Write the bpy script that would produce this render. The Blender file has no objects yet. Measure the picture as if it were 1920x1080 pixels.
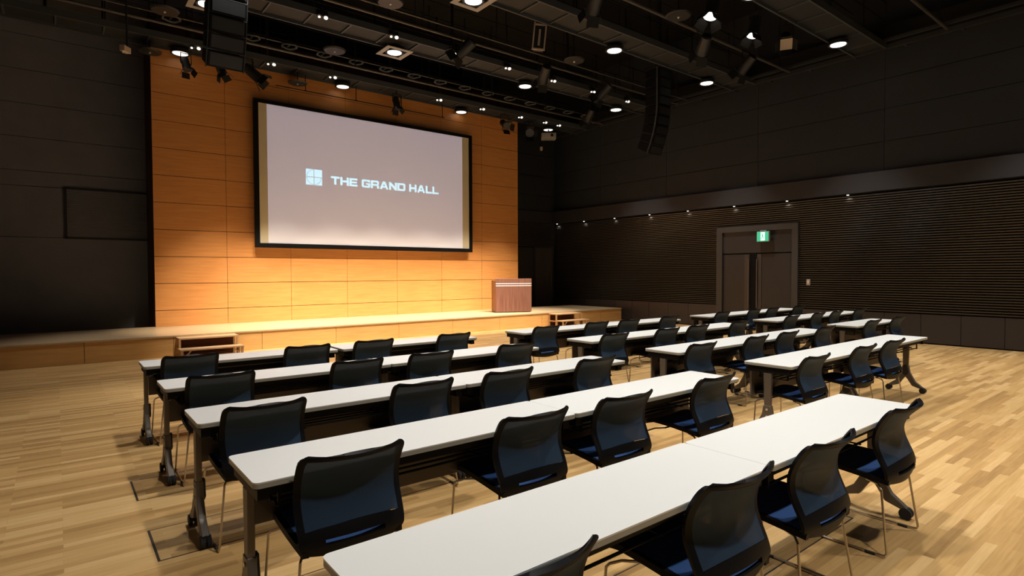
import bpy, bmesh, math, random
from mathutils import Vector, Matrix
random.seed(4)
C = bpy.context.scene.collection
SC = bpy.context.scene
CZ = 1.561

# ------------------------------------------------------------------ materials
def mat(name, col, rough=.5, metal=0., spec=.5, emit=None, es=0., coat=0.):
    m = bpy.data.materials.new(name); m.use_nodes = True
    b = m.node_tree.nodes['Principled BSDF']
    b.inputs['Base Color'].default_value = (*col, 1)
    b.inputs['Roughness'].default_value = rough
    b.inputs['Metallic'].default_value = metal
    b.inputs['Specular IOR Level'].default_value = spec
    if coat: b.inputs['Coat Weight'].default_value = coat
    if emit:
        b.inputs['Emission Color'].default_value = (*emit, 1)
        b.inputs['Emission Strength'].default_value = es
    return m

def tex_mat(name, c1, c2, rough, scale=(1, 1, 1), detail=4, nscale=5, bump=0., spec=.5):
    """procedural stretched-noise colour variation"""
    m = mat(name, c1, rough, spec=spec); nt = m.node_tree; N = nt.nodes; L = nt.links
    b = N['Principled BSDF']
    tc = N.new('ShaderNodeTexCoord'); mp = N.new('ShaderNodeMapping'); mp.inputs['Scale'].default_value = scale
    no = N.new('ShaderNodeTexNoise'); no.inputs['Scale'].default_value = nscale; no.inputs['Detail'].default_value = detail
    rp = N.new('ShaderNodeValToRGB')
    rp.color_ramp.elements[0].position = .3; rp.color_ramp.elements[1].position = .7
    rp.color_ramp.elements[0].color = (*c1, 1); rp.color_ramp.elements[1].color = (*c2, 1)
    L.new(tc.outputs['Object'], mp.inputs['Vector']); L.new(mp.outputs['Vector'], no.inputs['Vector'])
    L.new(no.outputs['Fac'], rp.inputs['Fac']); L.new(rp.outputs['Color'], b.inputs['Base Color'])
    if bump:
        bp = N.new('ShaderNodeBump'); bp.inputs['Strength'].default_value = bump; bp.inputs['Distance'].default_value = .004
        L.new(no.outputs['Fac'], bp.inputs['Height']); L.new(bp.outputs['Normal'], b.inputs['Normal'])
    return m

def floor_mat():
    m = mat('oak_strip_floor', (.5, .33, .16), .38); nt = m.node_tree; N = nt.nodes; L = nt.links
    b = N['Principled BSDF']
    tc = N.new('ShaderNodeTexCoord')
    br = N.new('ShaderNodeTexBrick'); br.offset = .37; br.offset_frequency = 2; br.squash = 1
    br.inputs['Scale'].default_value = 1; br.inputs['Mortar Size'].default_value = .0007
    br.inputs['Brick Width'].default_value = .74; br.inputs['Row Height'].default_value = .058
    br.inputs['Color1'].default_value = (0, 0, 0, 1); br.inputs['Color2'].default_value = (1, 1, 1, 1)
    br.inputs['Mortar'].default_value = (.2, .2, .2, 1); br.inputs['Bias'].default_value = 0
    mp = N.new('ShaderNodeMapping'); mp.inputs['Scale'].default_value = (1.6, 26, 1)
    no = N.new('ShaderNodeTexNoise'); no.inputs['Scale'].default_value = 2.2; no.inputs['Detail'].default_value = 6
    L.new(tc.outputs['Object'], br.inputs['Vector']); L.new(tc.outputs['Object'], mp.inputs['Vector']); L.new(mp.outputs['Vector'], no.inputs['Vector'])
    ad = N.new('ShaderNodeMix'); ad.data_type = 'FLOAT'; ad.inputs[0].default_value = .5
    L.new(br.outputs['Color'], ad.inputs[2]); L.new(no.outputs['Fac'], ad.inputs[3])
    rp = N.new('ShaderNodeValToRGB'); e = rp.color_ramp.elements
    e[0].position = .15; e[0].color = (.35, .195, .070, 1); e[1].position = .82; e[1].color = (.74, .49, .22, 1)
    k = e.new(.5); k.color = (.57, .345, .13, 1)
    L.new(ad.outputs[0], rp.inputs['Fac']); L.new(rp.outputs['Color'], b.inputs['Base Color'])
    return m

def fabric_mat(name, col, transp, rough=.6):
    m = mat(name, col, rough, spec=.15); nt = m.node_tree; N = nt.nodes; L = nt.links
    b = N['Principled BSDF']; out = N['Material Output']
    tr = N.new('ShaderNodeBsdfTransparent'); mx = N.new('ShaderNodeMixShader'); mx.inputs[0].default_value = transp
    L.new(b.outputs[0], mx.inputs[1]); L.new(tr.outputs[0], mx.inputs[2]); L.new(mx.outputs[0], out.inputs['Surface'])
    return m

M = dict(
    floor=floor_mat(),
    wood=tex_mat('honey_veneer', (.57, .240, .068), (.66, .30, .092), .42, (.6, 1, 9), nscale=3),
    stagewood=tex_mat('stage_veneer', (.64, .36, .12), (.74, .44, .165), .42, (.7, 1, 9), nscale=3),
    maple=tex_mat('maple_stage_floor', (.51, .37, .215), (.59, .445, .27), .3, (1, 14, 1), nscale=2),
    joint=mat('dark_joint', (.05, .02, .008), .8),
    pale=tex_mat('pale_ply', (.62, .38, .19), (.70, .45, .24), .5, (1, 1, 6)),
    maroon=mat('maroon_board', (.10, .03, .02), .7),
    walnut=tex_mat('walnut_veneer', (.13, .055, .038), (.23, .105, .075), .38, (14, 14, .6), nscale=2.5),
    stripe=mat('white_inlay', (.8, .76, .74), .35),
    top=mat('white_laminate', (.79, .79, .77), .34, spec=.4),
    edge=mat('grey_edge_band', (.36, .36, .31), .5),
    black=mat('black_plastic', (.0055, .0058, .007), .5, spec=.14),
    blackm=mat('matt_black', (.008, .0085, .009), .75, spec=.3),
    softblack=mat('black_rubber', (.015, .015, .015), .8),
    leg=mat('grey_bronze_leg', (.15, .13, .108), .5, .4),
    panel=mat('taupe_modesty_board', (.105, .085, .07), .6),
    chrome=mat('dull_chrome', (.50, .44, .36), .28, .95),
    silver=mat('silver_cap', (.75, .75, .73), .3, .7),
    mesh=fabric_mat('navy_mesh_fabric', (.028, .054, .098), .12),
    seatmesh=fabric_mat('blue_seat_mesh', (.040, .095, .27), .03),
    wallup=tex_mat('charcoal_panel', (.018, .0225, .029), (.021, .026, .033), .6, nscale=2),
    wallslat=mat('dark_brown_slat', (.044, .041, .043), .30),
    fascia=mat('brown_fascia', (.031, .031, .035), .5),
    wains=mat('brown_wainscot', (.040, .033, .031), .45),
    doorframe=mat('grey_brown_frame', (.055, .050, .045), .5),
    door=mat('dark_door', (.030, .028, .028), .45),
    doorv=mat('brown_door_stile', (.062, .052, .048), .4),
    navywall=tex_mat('blue_grey_panel', (.15, .155, .19), (.18, .185, .22), .55, nscale=2),
    ceil=mat('black_ceiling', (.008, .008, .008), .9, spec=.2),
    ceilp=mat('grey_black_panel', (.015, .0185, .023), .7),
    rail=mat('grey_rail', (.052, .060, .070), .5),
    pipe=mat('steel_pipe', (.09, .085, .08), .4, .3),
    lampgrey=mat('dark_grey_housing', (.013, .014, .016), .5),
    beige=mat('beige_housing', (.42, .34, .26), .6),
    plate=mat('light_grey_plate', (.30, .30, .31), .5),
    lamp=mat('lamp_lens', (1, 1, 1), .3, emit=(1, .96, .88), es=2.6),
    lampsoft=mat('dim_lamp_lens', (1, 1, 1), .3, emit=(1, .97, .9), es=1.15),
    lampw=mat('small_lens', (1, 1, 1), .3, emit=(1, .93, .80), es=3),
    dark=mat('dark_lens', (.02, .02, .025), .15),
    screenw=mat('screen_cloth', (.62, .56, .40), .8, spec=.2),
    picture=mat('projected_picture', (.72, .72, .72), .8, spec=.1, emit=(.175, .158, .205), es=1.),
    glow=mat('projected_lettering', (.5, .5, .5), .8, emit=(.52, .82, .95), es=1.),
    thinline=mat('emblem_line', (.4, .4, .45), .8, emit=(.22, .36, .48), es=1.),
    green=mat('exit_green', (.02, .3, .15), .5, emit=(.06, .50, .26), es=.85),
    exitw=mat('exit_white', (.8, .9, .9), .5, emit=(.55, 1., .85), es=1.2),
    switch=mat('switch_plate', (.45, .36, .30), .5),
    hatch=mat('dark_hatch_joint', (.03, .018, .01), .7),
)

# ------------------------------------------------------------------ mesh helpers
class MB:
    def __init__(s): s.bm = bmesh.new(); s.mats = []; s.mi = 0
    def use(s, m):
        if m not in s.mats: s.mats.append(m)
        s.mi = s.mats.index(m); return s
    def _f(s, vs):
        try: f = s.bm.faces.new(vs); f.material_index = s.mi; return f
        except ValueError: return None
    def box(s, x0, x1, y0, y1, z0, z1, mtx=None):
        P = [Vector(p) for p in ((x0,y0,z0),(x1,y0,z0),(x1,y1,z0),(x0,y1,z0),(x0,y0,z1),(x1,y0,z1),(x1,y1,z1),(x0,y1,z1))]
        if mtx: P = [mtx @ p for p in P]
        v = [s.bm.verts.new(p) for p in P]
        for q in ((0,3,2,1),(4,5,6,7),(0,1,5,4),(1,2,6,5),(2,3,7,6),(3,0,4,7)): s._f([v[i] for i in q])
        return s
    def prism(s, pts, axis, a, b):
        """pts 2D polygon; extruded along axis from a to b"""
        def P(p, t):
            return Vector((t, p[0], p[1])) if axis == 'x' else Vector((p[0], t, p[1])) if axis == 'y' else Vector((p[0], p[1], t))
        A = [s.bm.verts.new(P(p, a)) for p in pts]; B = [s.bm.verts.new(P(p, b)) for p in pts]
        n = len(pts); s._f(A); s._f(B[::-1])
        for i in range(n): s._f([A[i], B[i], B[(i+1) % n], A[(i+1) % n]])
        return s
    def tube(s, pts, r, n=8, closed=False, cap=True):
        pts = [Vector(p) for p in pts]; rings = []
        m = len(pts); up = None
        for i, p in enumerate(pts):
            a = pts[i-1] if (i or closed) else p
            b = pts[(i+1) % m] if (i < m-1 or closed) else p
            t = (b - a).normalized()
            if up is None:
                up = Vector((0, 0, 1)) if abs(t.z) < .9 else Vector((1, 0, 0))
            u = t.cross(up).normalized(); w = u.cross(t).normalized(); up = w
            rr = r[i] if isinstance(r, (list, tuple)) else r
            rings.append([s.bm.verts.new(p + (u*math.cos(k*2*math.pi/n) + w*math.sin(k*2*math.pi/n))*rr) for k in range(n)])
        for i in range(m if closed else m-1):
            A, B = rings[i], rings[(i+1) % m]
            for k in range(n): s._f([A[k], A[(k+1) % n], B[(k+1) % n], B[k]])
        if cap and not closed: s._f(rings[0][::-1]); s._f(rings[-1])
        return s
    def cyl(s, a, b, r, n=16, r2=None): return s.tube([a, b], [r, r if r2 is None else r2], n)
    def build(s, name, m=None, parent=None, bevel=0, smooth=30):
        bmesh.ops.recalc_face_normals(s.bm, faces=s.bm.faces)
        if bevel:
            bmesh.ops.bevel(s.bm, geom=[e for e in s.bm.edges], offset=bevel, segments=1, affect='EDGES', profile=.7)
        me = bpy.data.meshes.new(name); s.bm.to_mesh(me); s.bm.free()
        for k in (s.mats or [m]): me.materials.append(k)
        if smooth:
            me.polygons.foreach_set('use_smooth', [True]*len(me.polygons)); me.set_sharp_from_angle(angle=math.radians(smooth))
        o = bpy.data.objects.new(name, me); C.objects.link(o)
        if parent: o.parent = parent
        return o

def tag(o, label, cat, group=None):
    o['label'] = label; o['category'] = cat
    if group: o['group'] = group
    return o
def struct(o): o['kind'] = 'structure'; return o
def thing(name, label, cat, loc=(0,0,0), rz=0., group=None):
    o = bpy.data.objects.new(name, None); C.objects.link(o); o.empty_display_size = .1
    o.location = loc; o.rotation_euler = (0, 0, rz)
    return tag(o, label, cat, group)
def copy_tree(o, parent=None):
    c = o.copy(); C.objects.link(c)
    if parent: c.parent = parent
    for ch in list(o.children): copy_tree(ch, c)
    return c
def rrect(x0, x1, y0, y1, r, n=5):
    P = []
    for cx, cy, a in ((x1-r, y0+r, -90), (x1-r, y1-r, 0), (x0+r, y1-r, 90), (x0+r, y0+r, 180)):
        for k in range(n+1):
            t = math.radians(a + 90*k/n); P.append((cx + r*math.cos(t), cy + r*math.sin(t)))
    return P

# ------------------------------------------------------------------ room shell
XL, XR, YB, YF = -1.25, 14.55, -4.0, 15.79
struct(MB().box(XL-.2, XR+.2, YB-.2, YF+.2, -.2, 0).build('floor', M['floor'], smooth=0))
struct(MB().box(XL-.2, XR+.3, YB-.2, YF+.3, 8.4, 8.6).build('ceiling', M['ceil'], smooth=0))
struct(MB().box(XL-.2, XL, YB, YF+.2, 0, 8.4).build('wall_left', M['navywall'], smooth=0))
struct(MB().box(XL, XR+.2, YB-.2, YB, 0, 8.4).build('wall_rear', M['wallup'], smooth=0))

# right wall : charcoal boards above, slats below
def boards(mb, fix, a0, a1, zs, cuts, out, axis, gap=.012):
    """flat boards between z levels zs and horizontal cuts, proud of a backing plane"""
    for i in range(len(zs)-1):
        for j in range(len(cuts)-1):
            u0, u1 = cuts[j]+gap*.35, cuts[j+1]-gap*.35
            z0, z1 = zs[i]+gap/2, zs[i+1]-gap/2
            if axis == 'x': mb.box(fix-out, fix, u0, u1, z0, z1)
            else: mb.box(u0, u1, fix-out, fix, z0, z1)
wr = MB(); wr.use(M['ceil']).box(XR+.03, XR+.2, YB, YF+.2, 0, 8.4)
cuts = [YB, -1.1, 1.85, 4.95, 7.9, 10.8, 13.5, YF]
wr.use(M['wallup']); boards(wr, XR+.03, 0, 0, [3.80, 4.46, 5.18, 5.85, 6.55, 8.4], cuts, .03, 'x')
wall_right = struct(wr.build('wall_right', smooth=0))
# slatted lower wall : sawtooth slats with dark gaps, in two runs beside the door
sl = MB(); sl.use(M['wallslat'])
DY0, DY1, DZ = 6.81, 9.06, 2.785
def slats(y0, y1, z0, z1):
    z = z0
    while z + .05 <= z1 + 1e-4:
        P = [(XR+.028, z+.004), (XR-.004, z+.004), (XR-.016, z+.030), (XR+.028, z+.030)]
        A = [sl.bm.verts.new((p[0], y0, p[1])) for p in P]; B = [sl.bm.verts.new((p[0], y1, p[1])) for p in P]
        sl._f(A); sl._f(B[::-1])
        for i in range(4): sl._f([A[i], B[i], B[(i+1) % 4], A[(i+1) % 4]])
        z += .0535
slats(YB, DY0, .66, 3.34); slats(DY1, YF, .66, 3.34); slats(DY0, DY1, DZ+.01, 3.34)
struct(sl.build('trim_1', smooth=0))
w = MB().use(M['wains'])
boards(w, XR+.03, 0, 0, [.02, .64], [9.06, 10.01, 10.72, 11.44, 12.12, 12.80, 13.51, 14.22, 14.93, YF], .03, 'x')
boards(w, XR+.03, 0, 0, [.02, .64], [YB, -1.4, -.7, 0, .7, 1.4, 2.1, 2.8, 3.5, 4.2, 4.9, 5.6, 6.2, DY0], .03, 'x')
struct(w.build('trim_2', smooth=0))
struct(MB().box(XR-.15, XR+.03, YB, YF, 3.36, 3.79).build('trim_3', M['fascia'], smooth=0))

# stage-end dark wall with louvre and side door
wb = MB(); wb.use(M['ceil']).box(XL-.2, XR+.2, YF+.03, YF+.2, 0, 8.4)
wb.use(M['navywall']); boards(wb, YF+.03, 0, 0, [0, 2.34, 3.41, 3.73, 4.43, 5.13, 5.83, 6.55, 8.4], [XL, 3.0], .03, 'y')
wb.use(M['wallup']); boards(wb, YF+.03, 0, 0, [3.80, 4.36, 5.03, 5.78, 6.55, 8.4], [10.5, XR], .03, 'y')
wb.use(M['fascia']).box(10.5, XR, YF-.02, YF+.03, 3.36, 3.78)
wb.use(M['wallslat'])
z = 2.50
while z < 3.33:
    wb.prism([(YF+.03, z+.002), (YF-.002, z+.006), (YF-.014, z+.034), (YF+.03, z+.040)], 'x', 10.5, XR); z += .0535
wb.use(M['door']).box(10.5, 13.55, YF, YF+.03, 0, 2.46)
struct(wb.build('wall_front', smooth=0))
lv = thing('louvre_grille', 'dark horizontal louvre grille on the blue-grey wall left of the wood panelling', 'grille', (0, 0, 0))
g = MB()
for k in range(21): 
    z = 2.37 + k*.049
    g.prism([(YF-.028, z), (YF-.022, z+.004), (YF+.0, z+.032), (YF-.004, z+.035)], 'x', .2, 1.72)
g.build('slats', M['plate'], lv, smooth=0)
f = MB()
for a in ((.15, .2, 2.34, 3.43), (1.68, 1.74, 2.34, 3.43), (.15, 1.74, 2.32, 2.36), (.15, 1.74, 3.40, 3.44)): f.box(a[0], a[1], YF-.035, YF-.002, a[2], a[3])
f.build('frame', M['lampgrey'], lv, smooth=0)
# side door in the dark corner
d2 = struct(MB().box(13.58, 14.40, YF-.03, YF-.001, .02, 2.44).build('door_2', M['doorv'], smooth=0))
MB().box(14.28, 14.31, YF-.09, YF-.06, .9, 1.5).box(14.285, 14.305, YF-.07, YF-.03, .95, .98).box(14.285, 14.305, YF-.07, YF-.03, 1.42, 1.45).build('door_handle', M['leg'], d2, smooth=0)
MB().box(13.50, 13.58, YF-.05, YF-.001, 0, 2.52).box(14.40, 14.46, YF-.05, YF-.001, 0, 2.52).box(13.58, 14.40, YF-.05, YF-.001, 2.44, 2.52).build('door_frame', M['door'], d2, smooth=0)

# wood panelling behind the stage
WX0, WP, WY = 1.665, 1.4517, 14.6
ws = MB(); ws.use(M['joint']).box(WX0+.004, WX0+7*WP-.004, WY+.02, 14.725, .397, 7.1).box(WX0+.004, WX0+7*WP-.004, 14.726, YF-.02, 0, 7.1)
ws.use(M['wood'])
zz = [.397] + [.751 + .592*k for k in range(11)]
for i in range(len(zz)-1):
    for j in range(7):
        ws.box(WX0+j*WP+.004, WX0+(j+1)*WP-.004, WY, WY+.0199, zz[i]+(.006 if i else 0), zz[i+1]-.006)
struct(ws.build('wall_stage', smooth=0))

# big double door in the slatted wall
dr = MB().use(M['doorframe'])
X0 = XR-.06
dr.box(X0, XR+.03, DY0, DY0+.15, 0, DZ).box(X0, XR+.03, DY1-.17, DY1, 0, DZ).box(X0, XR+.03, DY0+.15, DY1-.17, DZ-.15, DZ)
d1 = struct(dr.build('door_1', smooth=0))
a0, a1 = DY0+.15, DY1-.17; ym = (a0+a1)/2 + .08
MB().box(XR-.01, XR+.03, a0, a1, 2.06, DZ-.15).build('transom_panel', M['door'], d1, smooth=0)
for (p, q) in ((a0+.01, ym-.10), (ym+.10, a1-.01)):
    lf = MB().box(XR, XR+.03, p, q, .01, 2.03).build('door_leaf', M['door'], d1, smooth=0)
    yy = q-.13 if p < ym-.5 else p+.02
    MB().box(XR-.012, XR, yy, yy+.12, .02, 2.02).build('stile', M['doorv'], lf, smooth=0)
    yh = q-.03 if p < ym-.5 else p+.0
    MB().box(XR-.05, XR-.03, yh, yh+.025, .6, 1.9).box(XR-.04, XR, yh+.005, yh+.02, .65, .67).box(XR-.04, XR, yh+.005, yh+.02, 1.83, 1.85)  .build('door_handle', M['leg'], lf, smooth=0)
MB().box(XR-.005, XR+.03, ym-.09, ym+.09, 0, 2.06).build('door_mullion', M['black'], d1, smooth=0)

# exit sign
ex = thing('exit_sign', 'green lit emergency exit sign with running figure above the double door', 'exit sign', (XR-.15, 7.67, 2.34))
MB().box(0, .07, -.165, .165, 0, .27).build('housing', M['plate'], ex, bevel=.004)
MB().box(-.004, 0, -.155, .155, .012, .258).build('sign_face', M['green'], ex, smooth=0)
pf = MB().box(-.007, -.004, -.06, .055, .03, .245).build('door_pictogram', M['exitw'], ex, smooth=0)
rn = MB()                                   # running figure, legs apart
def limb(p, q, r): rn.prism([(p[0]-r, p[1]-r*.3), (q[0]-r, q[1]), (q[0]+r, q[1]+r*.3), (p[0]+r, p[1])], 'x', -.010, -.007)
limb((0, .13), (.008, .19), .013); limb((0, .135), (-.03, .075), .009); limb((.0, .13), (.028, .10), .009); limb((.028, .10), (.022, .055), .008)
limb((.01, .185), (-.028, .150), .006); limb((.01, .185), (.035, .160), .006)
rn.prism([(.012+.013*math.cos(t*math.pi/4), .213+.013*math.sin(t*math.pi/4)) for t in range(8)], 'x', -.010, -.007)
rn.build('running_figure', M['green'], ex, smooth=0)
MB().box(.02, .05, -.09, .09, .27, .30).build('mount', M['plate'], ex, smooth=0)

sw = thing('wall_switch', 'small pale switch plate on the slatted wall right of the double door', 'switch', (XR-.03, 6.56, 1.22))
MB().box(0, .016, -.045, .045, 0, .15).build('plate', M['switch'], sw, bevel=.003)
MB().box(-.008, 0, -.018, .018, .04, .11).build('rocker', M['stripe'], sw, smooth=0)

# ------------------------------------------------------------------ stage
SX0, SX1, SY0, SY1, SH = XL+.005, 14.36, 12.4, 14.72, .395
st = thing('stage', 'low honey-wood stage platform running along the panelled wall', 'stage', (0, 0, 0))
MB().box(SX0, SX1, SY0-.012, SY1, SH-.028, SH).build('stage_floor', M['maple'], st, smooth=0)
MB().box(SX0+.02, SX1-.03, SY0+.03, SY1-.02, 0, SH-.029).build('carcass', M['joint'], st, smooth=0)
fp = MB(); xs = [SX0, .35, 1.70, 3.278, 4.838, 6.38, 7.896, 9.399, 10.921, 12.44, 13.4, SX1]
for a, b in zip(xs, xs[1:]): fp.box(a+.004, b-.004, SY0, SY0+.029, .004, SH-.031)
ys = [SY0+.03, 13.2, 13.95, SY1]
for a, b in zip(ys, ys[1:]): fp.box(SX1-.029, SX1, a+.002, b-.004, .004, SH-.031)
fp.build('front_fascia', M['stagewood'], st, smooth=0)

def steps(x, label):
    t = thing('stage_steps', label, 'steps', (x, 0, 0), group='portable stage steps')
    W = 1.02
    # upper unit
    y0, y1, z1 = 12.06, 12.385, .365
    MB().box(0, W, y0, y1, z1-.03, z1).build('upper_tread', M['pale'], t, bevel=.003)
    m = MB()
    for xx in (0, W-.035):
        m.box(xx, xx+.035, y0, y0+.035, 0, z1-.0305).box(xx, xx+.035, y1-.035, y1, 0, z1-.0305).box(xx, xx+.035, y0+.0351, y1-.0351, .14, .175)
    m.box(.0351, W-.0351, y0, y0+.03, .145, .18)
    m.build('upper_frame', M['pale'], t, smooth=0)
    MB().box(.04, W-.04, y1-.03, y1-.015, .03, z1-.032).build('back_board', M['maroon'], t, smooth=0)
    # lower unit
    y0, y1, z1 = 11.76, 12.055, .185
    MB().box(-.02, W+.03, y0, y1, z1-.028, z1).build('lower_tread', M['pale'], t, bevel=.003)
    m = MB()
    for xx in (-.01, W-.02):
        m.box(xx, xx+.04, y0+.01, y0+.045, 0, z1-.0285).box(xx, xx+.04, y1-.04, y1-.005, 0, z1-.0285)
    m.build('lower_frame', M['pale'], t, smooth=0)
    for sgn, xx in ((1, .031), (-1, W-.021)):
        b = MB(); b.prism([(xx, .03), (xx+sgn*.11, z1-.03), (xx+sgn*.14, z1-.03), (xx, 0.0)], 'y', y0+.015, y0+.04)
        b.build('corner_brace', M['pale'], t, smooth=0)
    return t
steps(1.735, 'pale timber two-step stage stairs at the left end of the stage')
steps(11.17, 'pale timber two-step stage stairs right of the walnut lectern')

# lectern, turned slightly towards the audience
ang = math.atan2(-.42, 1.02)
lc = thing('lectern', 'dark walnut lectern with two white stripes standing on the stage', 'lectern', (9.93, 13.28, SH), ang)
LW, LD, LH = 1.08, .52, .985
MB().box(0, LW, 0, .03, 0.02, LH).build('front_panel', M['walnut'], lc, bevel=.002)
MB().box(0, .03, .031, LD, 0.02, LH-.05).build('side_panel', M['walnut'], lc, bevel=.002)
MB().box(LW-.03, LW, .031, LD, 0.02, LH-.05).build('side_panel', M['walnut'], lc, bevel=.002)
MB().box(.031, LW-.031, .032, LD-.02, LH-.09, LH-.06).build('desk_top', M['walnut'], lc, smooth=0)
MB().box(.031, LW-.031, .04, LD-.04, .40, .42).build('shelf', M['walnut'], lc, smooth=0)
MB().box(.0, LW, -.004, .0, LH-.155, LH-.135).build('inlay_stripe', M['stripe'], lc, smooth=0)['label'] = 'white stripe'
MB().box(.0, LW, -.004, .0, LH-.215, LH-.195).build('inlay_stripe', M['stripe'], lc, smooth=0)['label'] = 'white stripe'
MB().box(.02, LW-.02, .02, LD-.03, 0, .0195).build('plinth', M['black'], lc, smooth=0)

# ------------------------------------------------------------------ projection screen
SY = 14.42; k = SY/14.2
def sx(x): return x*k
def sz(z): return CZ + (z-CZ)*k
scr = thing('projection_screen', 'large black-bordered projection screen showing a hall logo on the wooden wall', 'screen', (0, 0, 0))
x0, x1, z0, z1 = sx(3.635), sx(9.735), sz(2.165), sz(5.615)
bw = .105
fr = MB()
fr.box(x0, x1, SY-.03, SY+.05, z0, z0+bw).box(x0, x1, SY-.03, SY+.05, z1-bw*.8, z1).box(x0, x0+bw, SY-.03, SY+.05, z0+bw, z1-bw*.8).box(x1-bw, x1, SY-.03, SY+.05, z0+bw, z1-bw*.8)
fr.build('frame', M['black'], scr, smooth=0)
MB().box(x0+bw, x1-bw, SY-.005, SY+.04, z0+bw, z1-bw*.8).build('screen_cloth', M['screenw'], scr, smooth=0)
pc = MB().box(sx(3.93), sx(9.40), SY-.008, SY-.0055, z0+bw+.005, z1-bw*.8-.005).build('picture', M['picture'], scr, smooth=0)
MB().box(x0+.2, x1-.2, SY+.05, WY-.0, z0+.5, z0+.6).box(x0+.2, x1-.2, SY+.05, WY, z1-.6, z1-.5).build('wall_bracket', M['black'], scr, smooth=0)
# emblem
em = MB(); yA, yB = SY-.0105, SY-.0085
ex0, ex1, ez0, ez1 = sx(4.825), sx(5.225), sz(3.735), sz(4.12); exm, ezm = (ex0+ex1)/2, (ez0+ez1)/2; gp = .008
for a, b in ((ex0, exm-gp), (exm+gp, ex1)):
    for c_, d_ in ((ez0, ezm-gp), (ezm+gp, ez1)): em.box(a, b, yA, yB, c_, d_)
emb = em.build('emblem', M['glow'], pc, smooth=0)
ar = MB(); R = (ex1-ex0)/2*.93
for q0 in (90, 180, 270):
    for t in range(8):
        t0, t1 = math.radians(q0+t*90/8+1), math.radians(q0+(t+1)*90/8+1)
        P = [(exm+r*math.cos(a), ezm+r*math.sin(a)) for r, a in ((R, t0), (R, t1), (R-.012, t1), (R-.012, t0))]
        ar.prism(P, 'y', yA-.001, yA)
ar.build('emblem_ring', M['thinline'], pc, smooth=0)
# lettering, wide square-cut capitals drawn as strokes
T = .29  # stroke thickness in letter heights
def bar(p, q, t=T):
    (xa, ya), (xb, yb) = p, q; dx, dy = xb-xa, yb-ya; L = math.hypot(dx, dy); nx, ny = -dy/L*t/2, dx/L*t/2
    return [(xa+nx, ya+ny), (xb+nx, yb+ny), (xb-nx, yb-ny), (xa-nx, ya-ny)]
def rect(a, b, c, d): return [(a, c), (b, c), (b, d), (a, d)]
GL = {
 'T': (1.15, [rect(0, 1.15, 1-T*.85, 1), rect(.575-T/2, .575+T/2, 0, 1-T*.85)]),
 'H': (1.15, [rect(0, T, 0, 1), rect(1.15-T, 1.15, 0, 1), rect(T, 1.15-T, .5-T*.42, .5+T*.42)]),
 'E': (1.08, [rect(0, T, 0, 1), rect(T, 1.08, 1-T*.8, 1), rect(T, 1.02, .5-T*.38, .5+T*.38), rect(T, 1.08, 0, T*.8)]),
 'G': (1.2, [rect(0, T, .14, .86), [(0, .86), (T, .86-.06), (T, 1-T*.8), (1.2-.12, 1-T*.8), (1.2, .86), (1.2-.12, 1), (.14, 1)],
             [(0, .14), (.14, 0), (1.06, 0), (1.2, .14), (1.2-T, T*.8), (T, T*.8)], rect(1.2-T, 1.2, .14, .52), rect(.62, 1.2, .38, .56), rect(1.2-T, 1.18, .70, .84)]),
 'R': (1.18, [rect(0, T, 0, 1), rect(T, 1.04, 1-T*.8, 1), rect(1.18-T, 1.16, .48, .92), rect(T, 1.06, .34, .34+T*.75), rect(1.18-T, 1.18, 0, .36)]),
 'A': (1.3, [bar((.16, 0), (.62, 1-.02), T*.95), bar((1.14, 0), (.68, 1-.02), T*.95), rect(.36, .94, .2, .2+T*.7), rect(.50, .80, .86, 1)]),
 'N': (1.18, [rect(0, T, 0, 1), rect(1.18-T, 1.18, 0, 1), bar((T*.6, .88), (1.18-T*.6, .12), T*1.05)]),
 'D': (1.2, [rect(0, T, 0, 1), rect(T, 1.08, 1-T*.8, 1), rect(T, 1.08, 0, T*.8), rect(1.2-T, 1.2, .1, .9)]),
 'L': (1.02, [rect(0, T, 0, 1), rect(T, 1.02, 0, T*.8)]),
}
def layout(txt):
    x = 0; out = []
    for ch in txt:
        if ch == ' ': x += .52; continue
        w_, polys = GL[ch]; out.append((x, polys)); x += w_+.09
    return out, x-.09
lay, tot = layout('THE GRAND HALL')
tx0, tx1, tz0, tz1 = sx(5.45), sx(8.585), sz(3.795), sz(4.0)
fxs = (tx1-tx0)/tot; H_ = tz1-tz0
for a, b in ((0, 3), (3, 8), (8, 12)):
    lt = MB()
    for xo, polys in lay[a:b]:
        for i, P in enumerate(polys):
            lt.prism([(tx0+(xo+p[0])*fxs, tz0+p[1]*H_) for p in P], 'y', yA-.0003*i, yB)
    lt.build('lettering', M['glow'], pc, smooth=0)

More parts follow.
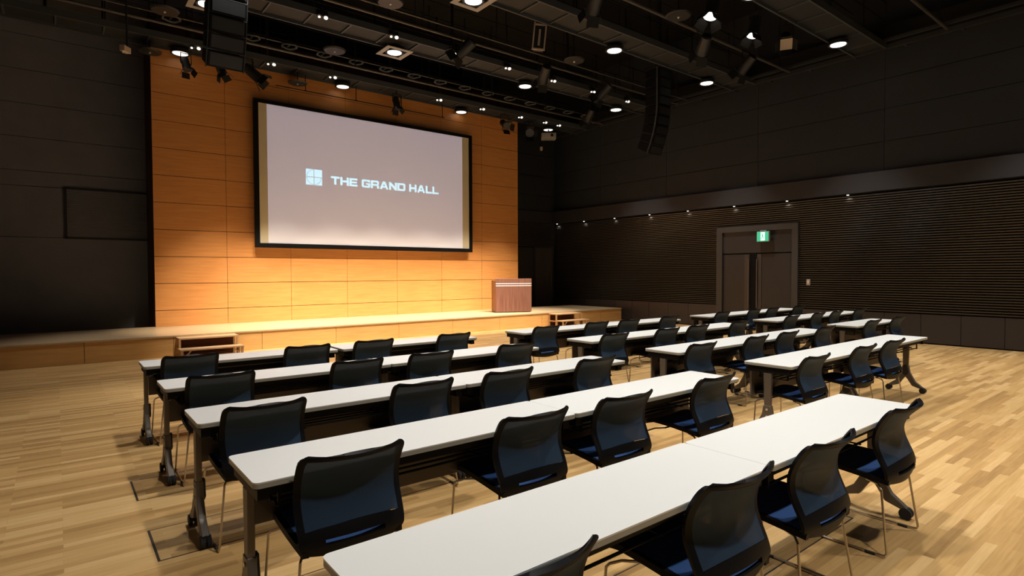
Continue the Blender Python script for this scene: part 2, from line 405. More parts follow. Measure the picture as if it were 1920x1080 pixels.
# ------------------------------------------------------------------ tables
D, L_, HT = .45, 1.806, .72
def make_table():
    t = thing('training_table', 'x', 'table', group='white training tables')
    # local: x 0..L, y 0 (near, chair side)..D (far, stage side)
    m = MB()
    P = rrect(0, L_, 0, D, .026)
    m.use(M['top']).prism(P, 'z', HT-.006, HT)
    m.use(M['edge']).prism([( (p[0]-.9)*.9995+.9, (p[1]-.225)*.999+.225) for p in P], 'z', HT-.026, HT-.006)
    m.build('tabletop', parent=t, smooth=0)
    MB().prism(rrect(.006, L_-.006, .006, D-.006, .03), 'z', HT-.034, HT-.0265).build('underside', M['black'], t, smooth=0)
    f = MB()
    f.box(.05, L_-.06, .05, .075, HT-.075, HT-.035).box(.05, L_-.06, D-.075, D-.05, HT-.075, HT-.035)
    f.box(.02, .07, .03, D-.03, HT-.085, HT-.035).box(L_-.082, L_-.032, .03, D-.03, HT-.085, HT-.035)
    f.build('under_frame', M['black'], t, smooth=0)
    s = MB()
    for y in (.085, .15, .215, .28, .345): s.tube([(.10, y, .585), (L_-.11, y, .585)], .0065, 6)
    for x in (.12, .62, 1.16, L_-.13): s.box(x-.006, x+.006, .08, .35, .572, .5785)
    for x in (.12, L_-.13):
        for y in (.085, .345): s.box(x-.006, x+.006, y-.006, y+.006, .5785, HT-.04)
    s.build('shelf_rack', M['black'], t, smooth=0)
    MB().box(.075, L_-.085, D-.042, D-.026, .385, .685).build('modesty_panel', M['panel'], t, bevel=.002)
    for x, sg in ((.035, 1), (L_-.047, -1)):
        lg = MB()
        lg.prism([(.195, .33), (.255, .33), (.262, HT-.086), (.188, HT-.086)], 'x', x-.016, x+.016)
        # arched foot pair
        lg.prism([(.19, .335), (.26, .335), (.275, .25), (.335, .14), (.425, .070), (.425, .046), (.30, .085), (.25, .165), (.225, .195),
                  (.20, .165), (.15, .085), (.025, .046), (.025, .070), (.115, .14), (.175, .25)], 'x', x-.02, x+.02)
        lo = lg.build('leg', M['leg'], t, bevel=.003)
        cv = MB().prism([(.205, .34), (.245, .34), (.262, .24), (.225, .21), (.188, .24)], 'x', x+sg*.0201, x+sg*.034).build('hinge_cover', M['lampgrey'], lo, bevel=.002)
        b = MB()
        for y, z in ((.225, .30), (.225, .235)): b.cyl((x-sg*.0205, y, z), (x-sg*.026, y, z), .011, 10)
        b.build('bolt', M['silver'], lo)
        for y in (.035, .415):
            w_ = MB(); w_.cyl((x-.026, y, .036), (x-.006, y, .036), .0355, 18).cyl((x+.006, y, .036), (x+.026, y, .036), .0355, 18).cyl((x-.006, y, .036), (x+.006, y, .036), .012, 8)
            w_.prism([(y-.026, .040), (y+.026, .040), (y+.02, .072), (y-.02, .072)], 'x', x-.0055, x+.0055)
            w_.build('caster', M['softblack'], lo)
        MB().tube([(x+sg*.02, .225, HT-.125), (x+sg*.15, .225, HT-.075)], .006, 6).build('fold_brace', M['silver'], t)
    return t

# ------------------------------------------------------------------ chairs
def make_chair():
    t = thing('mesh_chair', 'x', 'chair', group='navy mesh chairs')
    prof = [(0, -.040, .385), (.10, -.064, .425), (.22, -.050, .475), (.36, -.020, .535), (.50, .000, .59), (.62, -.002, .645), (.74, -.024, .70), (.86, -.060, .752), (.94, -.092, .785), (1, -.120, .810)]
    def P(v):
        for (a, ya, za), (b, yb, zb) in zip(prof, prof[1:]):
            if v <= b+1e-9:
                q = (v-a)/(b-a); return ya+(yb-ya)*q, za+(zb-za)*q
        return prof[-1][1:]
    def smoothP(v):
        s0 = s1 = 0; n = 0
        for d_ in (-.05, -.025, 0, .025, .05):
            y, z = P(min(1, max(0, v+d_))); y0, z0 = P(v)
            s0 += y; n += 1
        return s0/n, P(v)[1]
    def width(v):
        w_ = .233 + .008*math.sin(v*math.pi) + .008*v**4
        if v > .885: w_ -= .040*(1-math.sqrt(max(0, 1-((v-.885)/.115)**2)))
        if v < .12: w_ -= .030*((.12-v)/.12)**2
        return w_
    nu, nv = 32, 37
    def pt(u, v):
        v = v + (-.045*u*u + .012)*math.exp(-((v-.27)/.09)**2) - .03*(u*u)*math.exp(-((v-.185)/.03)**2)*0
        v = min(1, max(0, v)); y, z = smoothP(v); x = u*width(v)
        wrap = .032 + .032*v**3
        y += wrap*abs(u)**2.0 - .0
        z += -.012*(1-abs(u)**2)*(1 if v < .08 else 0)
        z += .003*u*u*v + v**7*(.003*abs(u)**3 - .004*(1-abs(u)**3))
        return Vector((x, y, z))
    vv = [j/nv if j < nv-5 else 1-((nv-j)/5)**1.8*5/nv for j in range(nv+1)]
    grid = [[pt(-1+2*i/nu, vv[j]) for i in range(nu+1)] for j in range(nv+1)]
    def kind(i, j):
        u = abs(-1+2*(i+.5)/nu); v = (vv[j]+vv[j+1])/2
        if .10 < v < .175 and u < .55: return None          # slot
        if u > .90 or v > .945 or v < .27: return 'f'
        return 'm'
    def surf(which, th, off=0.):
        bm = bmesh.new(); V = {}
        def gv(i, j):
            if (i, j) not in V: V[i, j] = bm.verts.new(grid[j][i] + Vector((0, off, 0)))
            return V[i, j]
        for j in range(nv):
            for i in range(nu):
                if which(i, j): bm.faces.new([gv(i, j), gv(i+1, j), gv(i+1, j+1), gv(i, j+1)])
        bmesh.ops.recalc_face_normals(bm, faces=bm.faces)
        bmesh.ops.solidify(bm, geom=bm.faces[:], thickness=th)
        mb = MB(); mb.bm.free(); mb.bm = bm; return mb
    surf(lambda i, j: kind(i, j) == 'f', .017).build('backrest_frame', M['black'], t, smooth=50)
    surf(lambda i, j: kind(i, j) == 'm', .003, .004).build('backrest_mesh', M['mesh'], t, smooth=50)
    # seat
    ns = 16
    def sp(u, v):
        x = u*(.222+.012*math.sin(v*math.pi)); 
        if v > .88: x *= 1-.10*((v-.88)/.12)**2
        y = -.030 + v*.485
        z = .402 + .036*math.sin(min(1, v*1.3)*math.pi/2) + .012*abs(u)**2 - (.030*((v-.8)/.2)**2 if v > .8 else 0)
        return Vector((x, y, z))
    def sgrid(which, th, off=0.):
        bm = bmesh.new(); V = {}
        def gv(i, j):
            if (i, j) not in V: V[i, j] = bm.verts.new(sp(-1+2*i/ns, j/ns) + Vector((0, 0, off)))
            return V[i, j]
        for j in range(ns):
            for i in range(ns):
                if which(abs(-1+2*(i+.5)/ns), (j+.5)/ns): bm.faces.new([gv(i, j), gv(i+1, j), gv(i+1, j+1), gv(i, j+1)])
        bmesh.ops.recalc_face_normals(bm, faces=bm.faces)
        bmesh.ops.solidify(bm, geom=bm.faces[:], thickness=th)
        mb = MB(); mb.bm.free(); mb.bm = bm; return mb
    inn = lambda u, v: u < .84 and v < .86
    sgrid(lambda u, v: not inn(u, v), .026).build('seat_frame', M['black'], t, smooth=50)
    sgrid(inn, .004).build('seat_mesh', M['seatmesh'], t, smooth=50)
    for sg in (-1, 1):
        r = .0062
        path = [(sg*.17, .10, .382), (sg*.205, .03, .380), (sg*.222, .008, .36), (sg*.262, -.035, .03), (sg*.265, -.028, .014), (sg*.265, -.005, .0105),
                (sg*.265, .40, .0105), (sg*.264, .425, .014), (sg*.262, .432, .03), (sg*.240, .425, .335), (sg*.232, .412, .352), (sg*.205, .37, .372), (sg*.17, .30, .385)]
        lg = MB().tube(path, r, 8).build('sled_leg', M['chrome'], t)
        for y in (.02, .365): MB().tube([(sg*.265, y, .0085), (sg*.265, y+.05, .0085)], .0085, 8).build('glide', M['softblack'], lg)
    cb = MB()
    for y, z in ((.10, .382), (.30, .385)): cb.tube([(-.172, y, z), (.172, y, z)], .0065, 6)
    cb.build('cross_bar', M['black'], t)
    return t

rows = {'A': 1.68, 'B': 2.87, 'C': 4.03, 'D': 5.27, 'E': 6.55}
rown = {'A': 'row nearest the camera', 'B': 'fourth row from the stage', 'C': 'third row from the stage', 'D': 'second row from the stage', 'E': 'row nearest the stage'}
blocks = {1: (.60, 'left block'), 2: (5.05, 'middle block'), 3: (9.56, 'right block')}
cx = {('E', 1): (.965, 2.05, 2.80, 3.87), ('D', 1): (.965, 2.05, 2.79, 3.83), ('C', 1): (.945, 2.00, 2.75, 3.75), ('B', 1): (.99, 2.02, 2.76, 3.76), ('A', 1): (.98, 2.0, 2.76, 3.76),
      ('E', 2): (5.40, 6.45, 7.18, 8.25), ('D', 2): (5.41, 6.45, 7.17, 8.26), ('C', 2): (5.38, 6.47, 7.25, 8.33), ('B', 2): (5.38, 6.48, 7.26),
      ('E', 3): (9.91, 11.04, 11.80, 12.94), ('D', 3): (9.93, 10.98, 11.74, 12.80), ('C', 3): (9.98, 11.05)}
table0 = make_table(); chair0 = make_chair(); ft = [True]; fc = [True]
def put_table(r, b, i):
    o = table0 if ft[0] else copy_tree(table0); ft[0] = False
    o.location = (blocks[b][0] + i*(1.808 + (.05 if r == 'E' and b == 1 else 0)), rows[r]-D, 0)
    o['label'] = 'white training table, %s of the pair, %s, %s' % (('left', 'right')[i], rown[r], blocks[b][1])
def put_chair(r, b, i):
    o = chair0 if fc[0] else copy_tree(chair0); fc[0] = False
    o.location = (cx[r, b][i], rows[r]-D-.050 + random.uniform(-.012, .012), 0)
    o.rotation_euler = (0, 0, random.uniform(-.03, .03))
    o['label'] = 'navy mesh chair, %s, %s, %s' % (('leftmost', 'second from left', 'third from left', 'rightmost')[i], rown[r], blocks[b][1])
for r in 'ABCDE':
    for i in (0, 1): put_table(r, 1, i)
    for i in range(4): put_chair(r, 1, i)
for r in 'BCDE':
    for i in (0, 1): put_table(r, 2, i)
    for i in range(3 if r == 'B' else 4): put_chair(r, 2, i)
for r in 'CDE':
    for i in ((0, 1) if r != 'C' else (0,)): put_table(r, 3, i)
    for i in range(2 if r == 'C' else 4): put_chair(r, 3, i)

# floor boxes: thin dark outlines let into the boards
def hatch(x0, x1, y0, y1, label):
    t = thing('floor_hatch', label, 'floor hatch', (0, 0, 0), group='long floor hatches under the tables')
    w_ = .007; m = MB()
    m.box(x0, x1, y0, y0+w_, 0, .0015).box(x0, x1, y1-w_, y1, 0, .0015).box(x0, x0+w_*1.8, y0+w_, y1-w_, 0, .0015).box(x1-w_*1.8, x1, y0+w_, y1-w_, 0, .0015)
    m.build('rim', M['hatch'], t, smooth=0)
    MB().box(x0+w_*1.8+.001, x1-w_*1.8-.001, y0+w_+.001, y1-w_-.001, 0, .0012).build('cover', M['floor'], t, smooth=0)
hatch(.40, 3.92, 3.60, 4.075, 'long outlined floor hatch under the third row from the stage, left block')
hatch(.40, 3.92, 4.66, 5.13, 'long outlined floor hatch under the second row from the stage, left block')
hatch(.40, 3.92, 2.52, 2.97, 'long outlined floor hatch under the fourth row from the stage, left block')
hatch(.40, 3.92, 1.475, 1.96, 'long outlined floor hatch under the row nearest the camera, left block')

# ------------------------------------------------------------------ ceiling grid
ZG = 6.40
xa, xb = -1.1, 14.2
bandn = ['farthest from the stage', 'behind the camera', 'fifth from the stage', 'fourth from the stage', 'third from the stage', 'second from the stage', 'nearest the stage']
bands = [5.48, 8.48, 11.46, 14.49]
names_b = ['fourth from the stage, above the right block', 'third from the stage', 'second from the stage', 'nearest the stage, above its front edge']
for yb, nm in zip([-.6, 2.45] + bands, ['sixth from the stage, above the camera', 'fifth from the stage'] + names_b):
    t = thing('catwalk', 'black ceiling catwalk strip, ' + nm, 'catwalk', (0, yb, ZG), group='ceiling catwalks')
    MB().box(xa, xb, -.62, -.03, .06, .09).build('deck', M['ceilp'], t, smooth=0)
    for y in (-.66, -.03): MB().box(xa, xb, y, y+.035, 0, .13).build('edge_rail', M['rail'], t, smooth=0)
    x = xa+.4
    while x < xb: MB().box(x, x+.03, -.62, -.035, .03, .0595).build('cross_rib', M['rail'], t, smooth=0); x += .76
    for y in (-.665, .005):
        m = MB(); m.box(xa, xb, y, y+.012, .55, .57).box(xa, xb, y, y+.012, .95, .97)
        x = xa+.4
        while x < xb: m.box(x, x+.03, y, y+.012, .13, 1.0); x += 1.52
        m.build('guard_rail', M['blackm'], t, smooth=0)
    x = xa+1.0
    while x < xb: MB().box(x, x+.05, -.35, -.30, .09, 2.0).build('hanger', M['blackm'], t, smooth=0); x += 3.6
# side wall ledge along the right wall and cross beams
tb = thing('ceiling_edge_beam', 'black beam running along the top of the right wall', 'beam', (0, 0, 0))
MB().box(14.22, 14.30, YB, 15.6, ZG, ZG+.09).box(14.0, 14.06, YB, 15.6, ZG+.08, ZG+.14).build('beam', M['ceilp'], tb, smooth=0)
y = YB+.5
while y < 15.5: MB().box(14.301, 14.52, y, y+.05, ZG+.02, ZG+.07).build('wall_bracket', M['ceilp'], tb, smooth=0); y += 1.0
MB().box(14.24, 14.28, YB, 15.6, ZG+.09, ZG+.5).build('web', M['blackm'], tb, smooth=0)

def pipe(y, z, r, label, m_='pipe', x0=xa, x1=xb-.1, cat='lighting bar', hang=2.0, top=8.4):
    t = thing('lighting_bar', label, cat, (0, y, z), group='ceiling lighting bars')
    MB().tube([(x0, 0, 0), (x1, 0, 0)], r, 8).build('bar', M[m_], t)
    x = x0+.7
    while x < x1:
        MB().box(x-.008, x+.008, -.008, .008, r, top-z).box(x-.02, x+.02, -r*1.4, r*1.4, r*.6, r*1.5).build('hanger', M['blackm'], t, smooth=0); x += hang
    return t
pipe(12.98, 6.40, .028, 'steel lighting bar above the stage front, row of cable coils behind it')
pipe(13.36, 6.72, .014, 'thin rail carrying the cable coils above the stage')
pipe(10.10, 6.40, .026, 'steel lighting bar just in front of the second catwalk, higher in view')
pipe(9.76, 6.42, .016, 'thin steel bar between the second and third catwalks')
pipe(6.86, 6.42, .030, 'steel lighting bar crossing above the right block of tables')
pipe(3.7, 6.42, .030, 'steel lighting bar closest to the camera overhead')
pipe(14.25, 6.02, .012, 'thin black batten just above the projection screen', 'blackm', sx(4.1), sx(8.7), hang=1.3, top=6.4)

coil0 = None
for i in range(14):
    x = 3.42 + .79*i
    if coil0 is None:
        coil0 = thing('cable_coil', 'x', 'cable coil', (x, 13.36, 6.70), group='cable coils on the rail above the stage')
        MB().tube([(.155*math.cos(a*math.pi/12), .155*math.sin(a*math.pi/12), -.03+.008*math.sin(a)) for a in range(24)], .022, 6, closed=True).build('coil', M['rail'], coil0)
        MB().box(-.012, .012, -.012, .012, -.01, .04).box(-.02, .02, -.16, .16, -.012, .0).build('hook', M['blackm'], coil0, smooth=0)
        o = coil0
    else:
        o = copy_tree(coil0)
    o.location = (x, 13.36, 6.70)
    o['label'] = 'grey cable coil on the rail above the stage, one of a regular row'
for i in range(2):
    o = copy_tree(coil0); o.location = (1.9+.8*i, 13.36, 6.70)
    o['label'] = 'grey cable coil on the rail above the stage, one of a regular row'

# round ceiling discs with a white dot
disc0 = None
for (x, y, z, lab) in [(1.60, 11.94, 6.22, 'grey round ceiling disc near the top left corner of the room'), (4.69, 14.3, 6.17, 'black round disc hanging above the top left of the screen'),
                    (4.67, 11.87, 6.22, 'grey round ceiling disc between cable coils and the second catwalk'), (4.62, 9.19, 6.22, 'grey round ceiling disc at the top edge, left of centre'),
                    (9.06, 9.19, 6.22, 'grey round ceiling disc below the unlit beige-framed spotlight'), (1.62, 14.25, 6.2, 'dark round disc at the top left corner of the wood panelling'),
                    (9.0, 6.43, 6.22, 'grey round ceiling disc left of the bright double spotlight')]:
    if disc0 is None:
        disc0 = thing('ceiling_disc', lab, 'ceiling disc', (x, y, z), group='round ceiling discs')
        MB().cyl((0, 0, 0), (0, 0, .03), .21, 28, .23).build('disc', M['lampgrey'], disc0)
        MB().cyl((0, 0, -.02), (0, 0, 0), .018, 10).build('sensor', M['stripe'], disc0)
        MB().cyl((0, 0, .03), (0, 0, 8.4-z), .012, 8).build('drop_rod', M['blackm'], disc0)
        o = disc0
    else: o = copy_tree(disc0)
    o.location = (x, y, z); o['label'] = lab

# downlights
def area(name, loc, power, col, size, parent=None, spot=None, target=None, blend=.6):
    l = bpy.data.lights.new(name, 'SPOT'); l.energy = power; l.color = col; l.shadow_soft_size = size
    l.spot_size = math.radians(spot or 100); l.spot_blend = blend
    o = bpy.data.objects.new(name, l); C.objects.link(o)
    o.location = loc
    if target is not None:
        d_ = Vector(target) - Vector(loc); o.rotation_euler = d_.to_track_quat('-Z', 'Y').to_euler()
    if parent: o.parent = parent
    return o
WARM = (1, .955, .885); STG = (1, .85, .66)
DL_P, WASH_P = 625, 3100
dl0 = None
cols = [2.19, 5.83, 9.51, 12.98]; cn = ['first column from the left', 'second column from the left', 'third column from the left', 'column nearest the right wall']
rws = [(14.3, 6.33, 'row over the stage'), (11.43, 6.335, 'row above the stage steps'), (8.42, 6.335, 'third row from the stage'), (5.30, 6.335, 'fourth row from the stage'), (2.28, 6.335, 'fifth row from the stage'), (-.75, 6.335, 'sixth row from the stage')]
for ri, (y, z, rn_) in enumerate(rws):
    for ci, x in enumerate(cols):
        if dl0 is None:
            dl0 = thing('downlight', 'x', 'downlight', group='round ceiling downlights')
            a = MB(); n = 28
            a.cyl((0, 0, .0), (0, 0, .058), .19, 28).build('can', M['lampgrey'], dl0)
            MB().tube([(.185*math.cos(q*2*math.pi/n), .185*math.sin(q*2*math.pi/n), -.006) for q in range(n)], .014, 6, closed=True).build('trim_ring', M['lampgrey'], dl0)
            MB().cyl((0, 0, -.012), (0, 0, -.002), .15, 24).build('lens', M['lamp'], dl0)
            o = dl0
        else:
            o = copy_tree(dl0)
            if ri: 
                ln = [c for c in o.children if c.name.startswith('lens')][0]; ln.material_slots[0].link = 'OBJECT'; ln.material_slots[0].material = M['lamp']
        if ri == 0:
            ln = [c for c in o.children if c.name.startswith('lens')][0]; ln.material_slots[0].link = 'OBJECT'; ln.material_slots[0].material = M['lampsoft']
        yy = y + (.1 if ri == 0 and ci > 1 else 0); xx = x
        o.location = (xx, yy, z)
        o['label'] = 'lit round ceiling downlight, %s, %s' % (rn_, cn[ci])
        p = DL_P if ri else 6
        if ri: area('downlight_beam', (xx, yy, z-.04), p, WARM, .14, spot=(70 if ci == 3 else 70 if ri == 1 else 92), blend=.6)
# square plates round two of the downlights
for x, y, lab in ((5.83, 11.43, 'light grey square plate round the downlight above the screen'), (5.83, 8.42, 'square plate round the downlight at the top edge of the picture'), (2.19, 11.43, 'square plate round the downlight beside the left speaker column')):
    m = MB(); a_, b_ = .20, .30
    m.box(-b_, b_, a_, b_, 0, .012).box(-b_, b_, -b_, -a_, 0, .012).box(-b_, -a_, -a_, a_, 0, .012).box(a_, b_, -a_, a_, 0, .012)
    o = tag(m.build('mounting_plate', M['plate'], smooth=0), lab, 'plate', 'square downlight plates'); o.location = (x, y, 6.322)

# small twin spots
def head(mb, p, d, r, l):
    d = Vector(d).normalized(); p = Vector(p); mb.cyl(p, p - d*l, r, 14, r*.75); return p
tw0 = None
tws = [(x, 10.79) for x in (4.01, 5.48, 6.92, 8.42, 9.87, 11.3, 12.7)] + [(x, 13.92) for x in (2.41, 3.96, 5.41, 8.44, 9.91, 11.36, 12.38, 12.98)]
wn = ['first', 'second', 'third', 'fourth', 'fifth', 'sixth', 'seventh', 'eighth']
for i, (x, y) in enumerate(tws):
    if tw0 is None:
        tw0 = thing('twin_spot', 'x', 'spotlight', group='small lit twin spotlights')
        dd = (-.25, -.45, -.86)
        for s_ in (-1, 1):
            p = Vector((s_*.07, -.03+s_*.02, -.02 - (.03 if s_ < 0 else 0)))
            b = MB(); head(b, p, dd, .055, .13); hd = b.build('lamp_head', M['lampgrey'], tw0)
            l2 = MB(); dv = Vector(dd).normalized(); l2.cyl(p + dv*.001, p + dv*.006, .036 if s_ > 0 else .022, 14); l2.build('lens', M['lampw'], hd)
        MB().box(-.1, .1, -.015, .015, .06, .09).box(-.012, .012, -.012, .012, .09, .16).build('bracket', M['blackm'], tw0, smooth=0)
        o = tw0
    else: o = copy_tree(tw0)
    o.location = (x, y+.0, 6.40)
    far = y > 12; n_ = i-7 if far else i
    o['label'] = 'small lit twin spotlight on the %s catwalk, %s from the left' % (('nearest' if far else 'second'), wn[n_])
# stage wash beams come from the twin spots on the second catwalk
for i, x in enumerate((2.6, 4.01, 5.48, 6.92, 8.42, 9.87, 11.3)):
    area('stage_beam', (x, 10.72, 6.24), WASH_P, STG, .06, spot=43, blend=1., target=(x*.88+.85, 13.75, .2))

# theatre spotlights
def stage_spot(loc, aim, label, lit=False, body='lampgrey', s_=1., long_=.36, grp='theatre spotlights', flap=None):
    t = thing('stage_spotlight', label, 'spotlight', loc, group=grp)
    d_ = Vector(aim).normalized(); q = d_.to_track_quat('-Z', 'Y').to_matrix().to_4x4()
    b = MB(); R_ = .10*s_
    b.tube([q @ Vector(p) for p in ((0, 0, long_*s_*.55), (0, 0, long_*s_*.5), (0, 0, 0), (0, 0, -long_*s_*.4), (0, 0, -long_*s_*.45))], [R_*.6, R_*.9, R_, R_*1.05, R_*1.12], 18)
    bd = b.build('housing', M[body], t)
    l = MB(); l.tube([q @ Vector((0, 0, -long_*s_*.451)), q @ Vector((0, 0, -long_*s_*.46))], R_*.98, 18); l.build('lens', M['lamp' if lit else 'dark'], bd)
    for a in range(4):
        m = MB(); rr = Matrix.Rotation(a*math.pi/2, 4, 'Z') @ Matrix.Translation((0, R_*1.1, -long_*s_*.47)) @ Matrix.Rotation(math.radians(28), 4, 'X')
        m.box(-R_*.95, R_*.95, -.003, .003, -.15*s_, 0, q @ rr); fo = m.build('barn_door', M[flap if flap and a == 0 else 'blackm'], bd, smooth=0)
        if flap and a == 0: fo['label'] = 'pale beige flap'
    side = q @ Vector((1, 0, 0)); side = Vector((side.x, side.y, 0)).normalized() if Vector((side.x, side.y, 0)).length > .1 else Vector((1, 0, 0))
    y0 = .17*s_+R_
    MB().tube([side*(R_+.01), side*(R_+.025)+Vector((0, 0, .04)), side*(R_+.02)+Vector((0, 0, y0)), side*-(R_+.02)+Vector((0, 0, y0)), side*-(R_+.025)+Vector((0, 0, .04)), side*-(R_+.01)], .010, 6).build('yoke', M['blackm'], t)
    MB().cyl((0, 0, y0), (0, 0, 6.45-loc[2] if 6.45-loc[2] > y0+.05 else y0+.3), .014, 8).build('clamp', M['blackm'], t)
    return t
stage_spot((9.52, 6.06, 6.42), (-.30, .05, -.92), 'large lit theatre spotlight, left of the bright pair at top right', True, s_=1.25)
stage_spot((10.93, 6.03, 6.40), (-.24, .1, -.94), 'large lit theatre spotlight, right of the bright pair at top right', True, s_=1.1)
fs = stage_spot((11.66, 5.76, 6.24), (-.62, -.35, -.62), 'unlit theatre spotlight with a pale beige square filter at top right', s_=1.1)
fq = Vector((-.62, -.35, -.62)).normalized().to_track_quat('-Z', 'Y').to_matrix().to_4x4()
MB().box(-.11, .11, -.11, .11, -.205, -.195, fq).build('filter', M['beige'], fs, smooth=0)['label'] = 'pale beige square filter'
stage_spot((2.28, 14.20, 6.08), (.1, -.4, -.8), 'small black spotlight under the downlight at the left of the wood panelling', s_=.85)
stage_spot((3.60, 14.05, 6.13), (.72, -.25, -.62), 'black spotlight tilted right beside the left speaker column', s_=1.15)
stage_spot((2.95, 14.2, 6.15), (.3, -.2, -.8), 'black spotlight half hidden under the left speaker column', s_=.9)
stage_spot((7.25, 14.12, 6.12), (.0, -.3, -.95), 'small square black spotlight above the middle of the screen', s_=.9)
stage_spot((10.95, 14.15, 6.14), (-.2, -.75, -.45), 'round black spotlight above the right edge of the wood panelling', s_=1.1)
stage_spot((12.05, 14.3, 6.10), (-.45, -.75, -.35), 'dark round spotlight with grey rim over the dark right corner', s_=1.25)
stage_spot((12.35, 11.9, 6.15), (.1, .6, -.7), 'unlit spotlight on the second catwalk near the right wall', s_=1.1)
for i, (x, y, a) in enumerate(((6.6, 9.85, -.5), (8.9, 10.0, .3), (10.3, 6.75, .6), (10.9, 10.0, -.2), (12.0, 6.8, .1), (7.2, 6.8, .4))):
    stage_spot((x, y, 6.12), (a, .75, -.6), 'dark unlit spotlight in the shadowed ceiling rig, %s' % ('above the hall centre', 'right of the beige-framed fixture', 'left of the bright pair', 'near the right speaker column', 'near the right wall', 'near the top edge')[i], s_=1.15)
# beige-framed tall moving light
mv = thing('moving_light', 'unlit moving spotlight with an upright beige frame hanging from the ceiling', 'spotlight', (7.62, 8.75, 6.0))
qq = Matrix.Rotation(-.67, 4, 'Z') @ Matrix.Rotation(.10, 4, 'Y')
MB().box(-.10, .10, -.10, .10, 0, .50, qq).build('body', M['lampgrey'], mv, bevel=.01)
m = MB(); m.box(-.13, -.10, -.12, -.09, -.01, .50, qq).box(.10, .13, -.12, -.09, -.01, .50, qq).box(-.13, .13, -.12, -.09, -.04, -.01, qq).box(-.13, .13, -.12, -.09, .44, .47, qq)
m.build('yoke', M['beige'], mv, smooth=0)
MB().box(-.02, .02, -.125, -.1, .05, .36, qq).build('label_strip', M['beige'], mv, smooth=0)
MB().cyl((0, 0, .5), (0, 0, 2.41), .018, 10).build('clamp', M['blackm'], mv)
# projector and small cameras
pj = thing('projector', 'grey box projector hanging in the far right corner below the ceiling', 'projector', (12.95, 14.35, 6.0), -.67)
MB().box(-.24, .24, -.2, .2, 0, .17).build('case', M['plate'], pj, bevel=.008)
MB().cyl((.1, -.2, .085), (.1, -.24, .085), .05, 14).build('lens', M['dark'], pj)
MB().cyl((0, 0, .17), (0, 0, .462), .02, 8).build('drop_rod', M['blackm'], pj)
for x, y, z, lab in ((13.2, 15.0, 5.78, 'small beige camera on a black bracket, far right corner under the projector'), (1.02, 12.2, 5.45, 'small beige camera at the left edge, level with the panelling top')):
    cm = thing('wall_camera', lab, 'camera', (x, y, z), -.67, group='small beige cameras')
    MB().box(-.045, .045, -.09, .09, 0, .10).build('case', M['beige'], cm, bevel=.004)
    MB().cyl((0, -.05, -.03), (0, -.05, 0), .018, 10).build('lens', M['stripe'], cm)
    MB().cyl((0, .05, .10), (0, .05, 8.4-z), .014, 8).build('drop_rod', M['blackm'], cm)

# hanging line arrays
def line_array(x, label, yaw_):
    t = thing('line_array', label, 'loudspeaker', (x, 8.8, 0), yaw_, group='hanging speaker columns')
    W, Dp, n = .47, .40, 9
    z, y, a = 6.42, 0., 0.
    MB().box(-W/2-.02, W/2+.02, -.22, .22, 6.43, 6.50).box(-.03, .03, -.03, .03, 6.50, 8.4).build('flying_frame', M['blackm'], t, smooth=0)
    for i in range(n):
        h = .217; a = math.radians(0 if i < 4 else (i-3)*5.0)
        mt = Matrix.Translation((0, y, z)) @ Matrix.Rotation(a, 4, 'X')
        b = MB()
        P = [(-Dp/2, 0), (-Dp/2, -h+.006), (Dp/2, -h+.006+.02), (Dp/2, -.02)]
        V = [[b.bm.verts.new(mt @ Vector((xx, p[0], p[1]))) for p in P] for xx in (-W/2, W/2)]
        b._f(V[0]); b._f(V[1][::-1])
        for q in range(4): b._f([V[0][q], V[1][q], V[1][(q+1) % 4], V[0][(q+1) % 4]])
        cb = b.build('cabinet', M['black'], t, bevel=.005)
        gr = MB(); gr.box(-W/2+.03, W/2-.03, -Dp/2-.006, -Dp/2-.0005, -h+.03, -.02, mt); gr.build('grille', M['lampgrey'], cb, smooth=0)
        for s_ in (-1, 1): MB().box(s_*W/2-(.012 if s_ < 0 else 0), s_*W/2+(0 if s_ < 0 else .012), -Dp/2+.03, -Dp/2+.07, -h-.01, .01, mt).build('rigging_link', M['rail'], cb, smooth=0)
        nx = mt @ Vector((0, 0, -h)); y, z = nx.y, nx.z
    return t
line_array(1.92, 'black hanging speaker column at the top left in front of the panelling', .0)
line_array(11.52, 'black curved hanging speaker column against the dark right wall', .0)

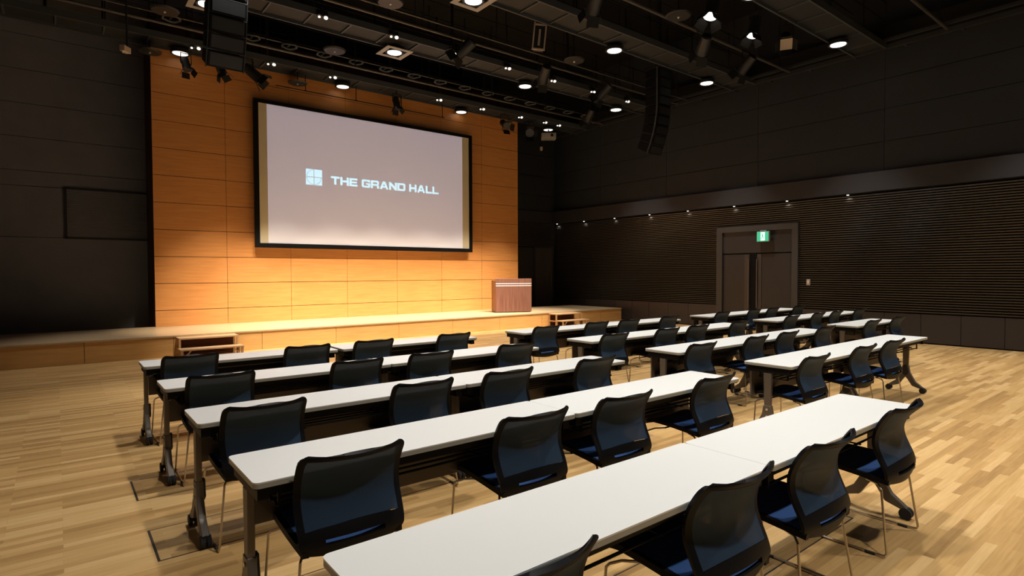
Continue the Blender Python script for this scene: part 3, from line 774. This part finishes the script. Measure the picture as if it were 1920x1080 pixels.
# little wall washers under the fascia
ww0 = None
wy = [15.55, 14.18, 12.78, 11.35, 9.97, 8.51, 7.07, 5.65]
for i, y in enumerate(wy):
    if ww0 is None:
        ww0 = thing('wall_washer', 'x', 'wall light', group='small wall washers over the slatted wall')
        MB().cyl((0, 0, .0), (0, 0, .02), .035, 14).build('trim_ring', M['lampgrey'], ww0)
        MB().cyl((0, 0, -.012), (0, 0, -.0005), .024, 12).build('lens', M['lampw'], ww0)
        o = ww0
    else: o = copy_tree(ww0)
    o.location = (XR-.10, y, 3.338)
    o['label'] = 'small lit wall washer above the slatted wall, %s from the stage corner' % wn[i]
    area('washer_beam', (XR-.085, y, 3.322), 16., (1, .88, .66), .012, spot=95, blend=1., target=(XR+.02, y, 3.08))

# ------------------------------------------------------------------ camera, world, view
yaw, pit, rol, F = .6702, -.0271, -.0033, 1076.68
s_, c_ = math.sin(yaw), math.cos(yaw); sp_, cp_ = math.sin(pit), math.cos(pit)
Rv = Vector((c_, -s_, 0)); Fw = Vector((s_*cp_, c_*cp_, sp_)); Uv = Rv.cross(Fw)
cr, sr = math.cos(rol), math.sin(rol)
R2 = Rv*cr + Uv*sr; U2 = -Rv*sr + Uv*cr
cam = bpy.data.cameras.new('camera'); co = bpy.data.objects.new('camera', cam); C.objects.link(co)
cam.sensor_fit = 'HORIZONTAL'; cam.sensor_width = 36; cam.lens = F/1920*36; cam.clip_start = .05; cam.clip_end = 100
co.matrix_world = Matrix(((R2.x, U2.x, -Fw.x, 0), (R2.y, U2.y, -Fw.y, 0), (R2.z, U2.z, -Fw.z, CZ), (0, 0, 0, 1)))
SC.camera = co
wd = bpy.data.worlds.new('world'); SC.world = wd; wd.use_nodes = True
wd.node_tree.nodes['Background'].inputs[0].default_value = (.02, .02, .022, 1); wd.node_tree.nodes['Background'].inputs[1].default_value = .2
SC.view_settings.view_transform = 'Standard'; SC.view_settings.look = 'None'; SC.view_settings.exposure = 0; SC.view_settings.gamma = 1
SC.view_settings.use_curve_mapping = False
SC.cycles.use_denoising = True
SC.cycles.max_bounces = 8; SC.cycles.diffuse_bounces = 4; SC.cycles.transparent_max_bounces = 16
SC.cycles.sample_clamp_indirect = 6
